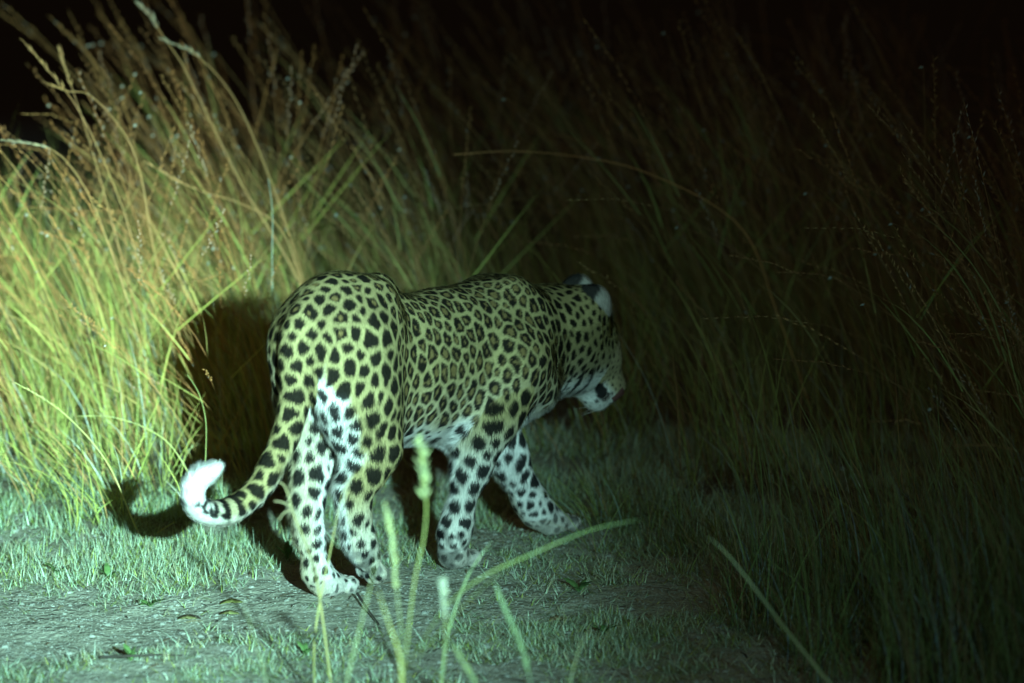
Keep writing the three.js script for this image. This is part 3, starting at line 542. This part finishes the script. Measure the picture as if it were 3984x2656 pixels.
    turf.push({ x, z: -D, turn: r() * 6.28, w: 0.8 + 0.5 * r(), h: (0.5 + 0.5 * r()) * (0.55 + 0.75 * tuftn) * lerp(0.8, 1.45, sstep(-0.75, 0.1, D - e)), c: [k * lerp(1, 0.8, green), k, k * lerp(1, 0.75, green)] });
  });
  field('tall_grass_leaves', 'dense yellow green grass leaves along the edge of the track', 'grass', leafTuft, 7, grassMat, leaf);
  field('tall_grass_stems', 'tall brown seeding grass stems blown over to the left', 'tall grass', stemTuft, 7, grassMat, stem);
  field('short_turf', 'short grey green turf tufts growing on the bare track', 'turf', turfTuft, 8, grassMat, turf);
  // dry bits lying about
  const s = new Soup(); s.ribbon([[-0.014, 0.002, 0], [0, 0.004, 0.001], [0.014, 0.002, -0.001]], (t) => 0.0016 * (1.1 - Math.abs(t - 0.5)), () => [1, 1, 1], [0, 0.2, 1]);
  const lit = []; scatter(2600, -1.6, 1.6, 7.2, 10.2, (x, D) => { if (D < grassEdge(x) + 0.2) { const k = r() < 0.55 ? [0.05, 0.035, 0.022] : r() < 0.5 ? [0.30, 0.25, 0.14] : [0.16, 0.11, 0.06]; lit.push({ x, z: -D, turn: r() * 6.28, tx: (r() - 0.5) * 0.5, w: 0.35 + 1.1 * r() * r() + 0.2 * r(), h: 1, c: k }); } });
  field('plant_litter', 'dry broken straw and leaf bits scattered on the soil', 'litter', () => s.geometry(), 1, vertexMat({ roughness: 0.9 }), lit);
  const cg = new THREE.IcosahedronGeometry(0.008, 1), cp = cg.attributes.position; for (let i = 0; i < cp.count; i++) { const f = 1 + 0.45 * noise(cp.getX(i) * 160, cp.getY(i) * 160, cp.getZ(i) * 160 + 2); cp.setXYZ(i, cp.getX(i) * f, cp.getY(i) * f * 0.6, cp.getZ(i) * f); } cg.computeVertexNormals();
  cg.setAttribute('color', new THREE.Float32BufferAttribute(new Float32Array(cp.count * 3).fill(1), 3));
  const cl = []; scatter(45000, -1.4, 1.4, 7.9, 9.9, (x, D) => { if (D < grassEdge(x)) { const k = 0.7 + 0.5 * r(), w = 0.12 + 0.24 * r() * r() + 0.8 * Math.pow(r(), 40); cl.push({ x, z: -D, turn: r() * 6.28, w, h: w, c: [0.32 * k, 0.33 * k, 0.28 * k] }); } });
  field('soil_crumbs', 'small crumbs of dry soil lying on the track', 'soil', () => cg, 1, vertexMat({ roughness: 1 }), cl);
}

// ---------------------------------------------------------------- single plants
const LIT = [0.36, 0.40, 0.10], OLIVE = [0.30, 0.31, 0.11];
// points are in metres in the scene; the plant is rooted on the ground below its first point
function plant(name, label, category, pts, o = {}) {
  const root = new THREE.Group(), P0 = pts[0], rx = P0[0] + (o.root || 0), rz = P0[2], gy = groundY(rx, rz) - 0.01;
  root.name = numbered(name); root.position.set(rx, gy, rz); tag(root, label, category, o.group); scene.add(root);
  const all = (o.rooted ? pts : [[rx, gy, rz], ...(P0[1] - gy > 0.25 ? [[lerp(rx, P0[0], 0.55), lerp(gy, P0[1], 0.6), rz]] : []), ...pts]).map((p) => [p[0] - rx, p[1] - gy, p[2] - rz]);
  const r = rng(Math.round(Math.abs(rx * 1000 + pts[1][1] * 7777)) + 5), line = curve(all, 40), low = o.low || OLIVE, top = o.top || LIT;
  const s = new Soup(), hw = o.r || 0.0016;
  if (o.blade) s.ribbon(line, (t) => hw * (t < 0.3 ? 0.75 + 0.9 * t : 1.02 * Math.pow(Math.max(0, 1 - (t - 0.3) / 0.7), 0.75) + 0.0002), (t) => jitter(mix3(low, top, t), r, 0.08), o.side || [1, 0, 0.35]);
  else s.tube(line, (t) => hw * (1 - 0.55 * t), (t) => jitter(mix3(low, top, t), r, 0.06), 6);
  const st = shade(new THREE.Mesh(s.geometry(), grassMat)); st.name = o.blade ? 'leaf_blade' : 'stem'; root.add(st);
  if (o.head) {
    const h = new Soup(), { from = 0.72, n = 60, len = 0.012, rad = 0.0022, open = 0.5, c = LIT, whorl = 0 } = o.head;
    for (let q = 0; q < n; q++) {
      let t = from + (1 - from) * (q + r() * 0.6) / n; if (whorl) t = from + (1 - from) * (Math.floor(q / whorl) * whorl + r() * whorl * 0.55) / n;
      const f = Math.min(39.99, t * 40), i = Math.floor(f), u = f - i, A = line[i], B = line[i + 1], d = [0, 1, 2].map((m) => B[m] - A[m]), L = Math.hypot(...d) || 1, w = r() * 6.28, k = (0.65 + 0.7 * r()) * (1 - 0.5 * sstep(0.7, 1, (t - from) / (1 - from)));
      const side = Math.cos(w) * open; h.seed([0, 1, 2].map((m) => lerp(A[m], B[m], u)), [d[0] / L + side, d[1] / L + open * 0.25, d[2] / L + Math.sin(w) * open], len * k, rad * k, jitter(c, r, 0.2));
    }
    const hd = shade(new THREE.Mesh(h.geometry(), seedMat)); hd.name = 'seed_head'; hd.userData.kind = 'stuff'; root.add(hd);
  }
  for (const b of o.branches || []) { const q = new Soup(); q.tube(curve(b.map((p) => [p[0] - rx, p[1] - gy, p[2] - rz]), 12), (t) => hw * 0.8 * (1 - 0.4 * t), () => jitter(top, r, 0.1), 5); const m = shade(new THREE.Mesh(q.geometry(), grassMat)); m.name = 'branch'; root.add(m); }
  return root;
}
plant('seed_stalk', 'upright green stalk with ragged whorled seed head before the belly', 'grass stalk', [[-0.196, 0.118, -7.35], [-0.179, 0.235, -7.35], [-0.16, 0.394, -7.35], [-0.146, 0.458, -7.35], [-0.141, 0.513, -7.35], [-0.146, 0.575, -7.35], [-0.152, 0.633, -7.35]], { r: 0.0016, head: { from: 0.74, n: 64, len: 0.022, rad: 0.0017, open: 1.0, c: [0.33, 0.36, 0.16], whorl: 6 } });
plant('seed_stalk', 'stalk with slim fuzzy spike left of the ragged seed head', 'grass stalk', [[-0.175, 0.144, -7.25], [-0.179, 0.247, -7.25], [-0.181, 0.327, -7.25], [-0.187, 0.39, -7.25], [-0.195, 0.479, -7.25], [-0.206, 0.54, -7.25]], { r: 0.0012, low: [0.26, 0.28, 0.12], top: [0.34, 0.37, 0.15], head: { from: 0.68, n: 110, len: 0.012, rad: 0.0015, open: 0.6, c: [0.36, 0.38, 0.17] } });
plant('grass_blade', 'thick kinked yellow blade standing at the bottom of the clump', 'grass blade', [[-0.168, 0.182, -7.1], [-0.175, 0.261, -7.1], [-0.18, 0.321, -7.1], [-0.197, 0.376, -7.1], [-0.215, 0.433, -7.1]], { r: 0.0028, blade: true, low: [0.42, 0.38, 0.10], top: [0.50, 0.48, 0.15] });
plant('grass_blade', 'pale straight blade leaning right just left of the kinked yellow blade', 'grass blade', [[-0.292, 0.131, -7.3], [-0.268, 0.247, -7.3], [-0.242, 0.352, -7.3], [-0.218, 0.452, -7.3]], { r: 0.0019, blade: true, low: [0.28, 0.33, 0.14], top: [0.34, 0.38, 0.16] });
plant('grass_blade', 'longest blade arching to the right under the front paws', 'grass blade', [[-0.231, 0.142, -7.2], [-0.19, 0.232, -7.267], [-0.101, 0.358, -7.333], [-0.041, 0.39, -7.4], [0.029, 0.408, -7.467], [0.135, 0.438, -7.533], [0.225, 0.443, -7.6]], { r: 0.0034, blade: true, low: [0.40, 0.44, 0.10], top: [0.34, 0.46, 0.18], side: [0.3, 0.9, 0.3] });
plant('grass_blade', 'shorter blade arching beneath the longest arching blade', 'grass blade', [[-0.205, 0.142, -7.2], [-0.160, 0.268, -7.26], [-0.109, 0.322, -7.32], [-0.063, 0.358, -7.38], [-0.018, 0.384, -7.44], [0.020, 0.400, -7.5]], { r: 0.0027, blade: true, low: [0.42, 0.46, 0.10], top: [0.36, 0.46, 0.17], side: [0.3, 0.9, 0.3] });
plant('seed_stalk', 'stalk with pale woolly seed tuft beside the arching blades', 'grass stalk', [[-0.135, 0.157, -7.2], [-0.114, 0.259, -7.2], [-0.107, 0.335, -7.2], [-0.11, 0.4, -7.2], [-0.113, 0.425, -7.2]], { r: 0.0011, head: { from: 0.66, n: 90, len: 0.014, rad: 0.0018, open: 0.9, c: [0.34, 0.36, 0.25] } });
plant('seed_stalk', 'fuzzy green spike leaning left right of the woolly seed tuft', 'grass stalk', [[0.039, 0.116, -7.3], [0.029, 0.236, -7.3], [0.014, 0.293, -7.3], [-0.008, 0.344, -7.3], [-0.028, 0.394, -7.3]], { r: 0.0012, low: [0.24, 0.32, 0.16], top: [0.28, 0.36, 0.18], head: { from: 0.42, n: 150, len: 0.010, rad: 0.0014, open: 0.7, c: [0.26, 0.35, 0.17] } });
plant('grass_blade', 'short blade leaning right below the near front paw', 'grass blade', [[-0.121, 0.137, -7.9], [-0.08, 0.274, -7.9], [-0.059, 0.309, -7.9], [-0.035, 0.342, -7.9]], { r: 0.0022, blade: true, low: [0.26, 0.33, 0.15], top: [0.30, 0.38, 0.18] });
plant('seed_stalk', 'short fuzzy spike low between the clump and the leaning spike', 'grass stalk', [[-0.047, 0.157, -7.2], [-0.059, 0.248, -7.2], [-0.075, 0.28, -7.2], [-0.094, 0.312, -7.2]], { r: 0.0012, head: { from: 0.45, n: 90, len: 0.010, rad: 0.0014, open: 0.7, c: [0.32, 0.38, 0.16] } });
plant('grass_blade', 'faint thin blade leaning right at the dark lower middle', 'grass blade', [[0.07, 0.054, -7.6], [0.093, 0.131, -7.6], [0.115, 0.215, -7.6], [0.14, 0.263, -7.6]], { r: 0.0019, blade: true, low: [0.25, 0.28, 0.13], top: [0.3, 0.3, 0.15] });
plant('dry_stalk', 'curled dry stalk with two side twigs before the rear paw', 'dry stalk', [[-0.321, 0.001, -8.0], [-0.336, 0.138, -8.0], [-0.343, 0.194, -8.0], [-0.354, 0.263, -8.0], [-0.366, 0.304, -8.0], [-0.376, 0.331, -8.0], [-0.391, 0.367, -8.0], [-0.402, 0.408, -8.0], [-0.41, 0.424, -8.0], [-0.419, 0.428, -8.0]], { r: 0.0024, low: [0.42, 0.37, 0.12], top: [0.26, 0.22, 0.11], branches: [[[-0.396, 0.383, -8.0], [-0.412, 0.391, -8.0], [-0.426, 0.393, -8.0]], [[-0.393, 0.379, -8.0], [-0.409, 0.371, -8.0], [-0.419, 0.358, -8.0]]] });
plant('grass_blade', 'straight yellow blade standing right of the curled dry stalk', 'grass blade', [[-0.36, 0.114, -8.1], [-0.347, 0.201, -8.1], [-0.333, 0.267, -8.1], [-0.315, 0.356, -8.1], [-0.297, 0.435, -8.1]], { r: 0.0016, blade: true, low: [0.40, 0.38, 0.12], top: [0.40, 0.36, 0.14] });
plant('grass_blade', 'dim long blade arching left in the dark lower right corner', 'grass blade', [[0.593, 0.076, -7.7], [0.536, 0.149, -7.7], [0.471, 0.231, -7.7], [0.41, 0.312, -7.7], [0.364, 0.368, -7.7], [0.338, 0.391, -7.7]], { r: 0.0027, blade: true, low: [0.30, 0.30, 0.14], top: [0.36, 0.38, 0.20], side: [0.4, 0.9, 0.2] });
plant('grass_blade', 'thin blurred blade at the bottom left of the dry stalk', 'grass blade', [[-0.406, 0.118, -7.5], [-0.417, 0.186, -7.5], [-0.43, 0.239, -7.5], [-0.445, 0.292, -7.5], [-0.456, 0.322, -7.5]], { r: 0.0015, blade: true, low: [0.24, 0.27, 0.12], top: [0.28, 0.30, 0.14] });
// single stems on the lit side
const YEL = [0.66, 0.58, 0.2];
plant('bent_stem', 'bright yellow stem bent far left across the lit grass', 'grass stem', [[-0.78, -0.002, -9.5], [-0.799, 0.031, -9.5], [-0.861, 0.177, -9.5], [-0.939, 0.271, -9.5], [-0.993, 0.313, -9.5], [-1.053, 0.348, -9.5]], { r: 0.0019, low: YEL, top: YEL, head: { from: 0.72, n: 26, len: 0.016, rad: 0.0012, open: 0.3, c: YEL } });
plant('bent_stem', 'bright stem arching left over the lit grass behind the tail', 'grass stem', [[-0.696, 0.095, -9.7], [-0.71, 0.129, -9.7], [-0.747, 0.182, -9.7], [-0.798, 0.215, -9.7], [-0.873, 0.238, -9.7], [-0.939, 0.239, -9.7]], { r: 0.0016, low: YEL, top: YEL, head: { from: 0.66, n: 24, len: 0.014, rad: 0.0011, open: 0.3, c: [0.5, 0.46, 0.18] } });
plant('bent_stem', 'short bright stem splitting right from the foot of the bent yellow stem', 'grass stem', [[-0.785, -0.002, -9.5], [-0.771, 0.012, -9.5], [-0.743, 0.031, -9.5], [-0.718, 0.047, -9.5]], { r: 0.0022, low: YEL, top: YEL });
plant('bent_stem', 'tall green stem rising behind the curled white tail tip', 'grass stem', [[-0.654, -0.004, -9.6], [-0.661, 0.101, -9.6], [-0.657, 0.177, -9.6], [-0.657, 0.253, -9.6], [-0.672, 0.31, -9.6], [-0.695, 0.348, -9.6]], { r: 0.0013, low: [0.34, 0.4, 0.12], top: [0.38, 0.4, 0.12] });
plant('bent_stem', 'short pale stem nodding right above the white tail tip', 'grass stem', [[-0.764, 0.031, -9.9], [-0.729, 0.1, -9.9], [-0.704, 0.135, -9.9], [-0.666, 0.136, -9.9]], { r: 0.0013, low: LIT, top: [0.46, 0.46, 0.2], head: { from: 0.6, n: 20, len: 0.014, rad: 0.0012, open: 0.25, c: [0.44, 0.44, 0.2] } });
const dry = { r: 0.0014, low: STRAW, top: [0.72, 0.34, 0.12], head: { from: 0.74, n: 40, len: 0.020, rad: 0.0015, open: 0.35, c: [0.74, 0.38, 0.14] } };
plant('seeding_stem', 'tallest brown stem reaching the top edge with a white fluffy tip', 'grass stem', [[-0.549, 0.487, -10.6], [-0.63, 0.621, -10.6], [-0.72, 0.806, -10.6], [-0.769, 0.909, -10.6], [-0.811, 0.972, -10.6], [-0.844, 1.023, -10.6], [-0.871, 1.053, -10.6]], { ...dry, root: 0.2, r: 0.0019, head: { from: 0.80, n: 30, len: 0.026, rad: 0.0027, open: 0.5, c: [0.60, 0.45, 0.28] } });
plant('seeding_stem', 'brown stem bending left with a pale tuft beside the tallest stem', 'grass stem', [[-0.575, 0.66, -10.6], [-0.655, 0.84, -10.6], [-0.735, 0.93, -10.6], [-0.822, 0.972, -10.6]], { ...dry, root: 0.18, r: 0.0017, head: { from: 0.78, n: 36, len: 0.020, rad: 0.0024, open: 0.5, c: [0.60, 0.44, 0.26] } });
plant('seeding_stem', 'bright slanted stem topmost against the dark at the far left', 'grass stem', [[-0.843, 0.45, -10.3], [-0.891, 0.62, -10.3], [-0.987, 0.84, -10.3], [-1.054, 0.93, -10.3], [-1.111, 0.997, -10.3]], { ...dry, root: 0.15 });
plant('seeding_stem', 'brown stem bent level to the left under the bright slanted stem', 'grass stem', [[-0.813, 0.49, -10.3], [-0.869, 0.76, -10.3], [-0.966, 0.875, -10.3], [-1.006, 0.88, -10.3], [-1.06, 0.9, -10.3]], { ...dry, root: 0.12 });
plant('seeding_stem', 'nearly upright thin stem right of the bright slanted stem', 'grass stem', [[-0.92, 0.556, -10.4], [-0.972, 0.758, -10.4], [-1.023, 0.919, -10.4], [-1.038, 0.971, -10.4]], { ...dry, root: 0.12 });
plant('seeding_stem', 'stem with a pale flattened head at the left edge', 'grass stem', [[-0.913, 0.544, -10.2], [-0.97, 0.683, -10.2], [-1.028, 0.753, -10.2], [-1.086, 0.772, -10.2], [-1.145, 0.78, -10.2]], { ...dry, root: 0.14, head: { from: 0.70, n: 50, len: 0.022, rad: 0.0019, open: 0.3, c: [0.60, 0.46, 0.27] } });
plant('seeding_stem', 'long brown stem lying left across the middle of the lit stems', 'grass stem', [[-0.538, 0.556, -10.4], [-0.618, 0.607, -10.4], [-0.738, 0.647, -10.4], [-0.848, 0.708, -10.4]], { ...dry, root: 0.16 });
plant('bent_stem', 'dim stem arching level to the left in the dark above the neck', 'grass stem', [[0.526, 0.556, -10.4], [0.305, 0.683, -10.4], [0.154, 0.718, -10.4], [-0.006, 0.731, -10.4], [-0.136, 0.723, -10.4]], { ...dry, root: 0.2, head: null, r: 0.0012 });
plant('bent_stem', 'thin upright grey stem above the shadow left of the rump', 'grass stem', [[-0.543, 0.504, -10.2], [-0.542, 0.624, -10.2], [-0.55, 0.693, -10.2]], { ...dry, head: null, low: GREY, top: GREY, r: 0.0011 });

// seedlings and fallen leaves on the track
function leafShape(len, wid, fold, r) {
  const s = new Soup(), n = 10, pts = []; for (let k = 0; k <= n; k++) { const t = k / n; pts.push([len * t, len * 0.16 * Math.sin(t * 3.1) * (0.6 + 0.6 * r()), (r() - 0.5) * len * 0.02]); }
  s.ribbon(pts, (t) => wid * Math.pow(Math.sin(Math.PI * clamp(0.03 + 0.95 * t)), 0.75) + 0.0003, () => [1, 1, 1], [0, fold, 1]); return s.geometry();
}
const lr = rng(55), leafGeos = [0, 1, 2].map(() => leafShape(0.05, 0.0075, 0.25, lr)), broadGeos = [0, 1].map(() => leafShape(0.055, 0.013, 0.1, lr));
const leafM = (c) => new THREE.MeshStandardMaterial({ color: new THREE.Color(...c), roughness: 0.6, side: THREE.DoubleSide, vertexColors: true });
const sproutM = [leafM([0.11, 0.21, 0.06]), leafM([0.13, 0.27, 0.09])];
function sprout(label, x, z, n, size, steep, k) {
  const g = new THREE.Group(); g.name = numbered('seedling'); g.position.set(x, groundY(x, z), z); tag(g, label, 'seedling'); scene.add(g);
  for (let j = 0; j < n; j++) { const m = shade(new THREE.Mesh(leafGeos[j % 3], sproutM[k])); m.name = 'leaf'; m.rotation.set(0, j / n * 6.28 + lr(), steep * (0.7 + 0.5 * lr()), 'YXZ'); m.scale.setScalar(size * (0.75 + 0.5 * lr())); g.add(m); }
}
sprout('small green seedling in the turf at the far left', -0.943, -9.262, 6, 0.75, 0.7, 0);
sprout('small green seedling right of the far left seedling', -0.837, -9.24, 5, 0.7, 0.8, 0);
sprout('spreading green seedling on the bare soil left of the fallen leaves', -0.729, -8.957, 6, 0.7, 0.35, 0);
sprout('bright upright seedling in the shadow behind the rear paw', -0.470, -9.32, 4, 0.95, 1.0, 1);
sprout('dull green seedling near the bottom edge at left', -0.727, -8.463, 5, 0.65, 0.9, 0);
sprout('dull green seedling at the bottom left of the grass clump', -0.395, -8.50, 5, 0.7, 0.8, 0);
sprout('green seedling in the dark below the far front paw', 0.136, -9.018, 7, 0.75, 0.6, 0);
sprout('dark green seedling at the dim lower right of the track', 0.178, -8.703, 6, 0.7, 0.7, 0);
function fallen(label, x, z, turn, size, c) {
  const g = new THREE.Mesh(broadGeos[Math.abs(Math.round(x * 100)) % 2], leafM(c)); shade(g); g.name = numbered('fallen_leaf'); g.position.set(x, groundY(x, z) + 0.005, z); g.rotation.set(0.25, turn, 0.05, 'YXZ'); g.scale.setScalar(size); tag(g, label, 'leaf'); scene.add(g);
}
fallen('yellow fallen leaf, farther of the two side by side on the soil', -0.585, -8.921, 0.1, 0.85, [0.44, 0.47, 0.14]);
fallen('yellow fallen leaf, nearer of the two side by side on the soil', -0.582, -8.842, -0.15, 0.75, [0.46, 0.49, 0.18]);
fallen('yellow fallen leaf lying alone left of the leaf pair', -0.665, -8.823, 0.0, 0.75, [0.44, 0.44, 0.18]);
fallen('tan fallen leaf in the dim soil right of the clump', 0.07, -8.784, 0.4, 0.8, [0.42, 0.34, 0.18]);
function twig(label, pts) { const s = new Soup(), r = rng(Math.round(-pts[0][0] * 999)); const c = curve(pts.map(([x, z, h]) => [x - pts[0][0], groundY(x, z) + h - groundY(pts[0][0], pts[0][1]), z - pts[0][1]]), 14); s.tube(c, (t) => 0.003 * (1 - 0.5 * t), () => jitter([0.05, 0.04, 0.03], r, 0.2), 6); const m = shade(new THREE.Mesh(s.geometry(), seedMat)); m.name = numbered('twig'); m.position.set(pts[0][0], groundY(...pts[0].slice(0, 2)), pts[0][1]); tag(m, label, 'twig'); scene.add(m); }
twig('dark thin twig lying at the bottom left of the track', [[-0.785, -8.47, 0.005], [-0.73, -8.452, 0.012], [-0.68, -8.463, 0.008], [-0.63, -8.481, 0.004]]);
twig('dark short twig lying below the rear paw', [[-0.31, -8.92, 0.02], [-0.285, -8.83, 0.01], [-0.262, -8.76, 0.004]]);
renderer.render(scene, camera);
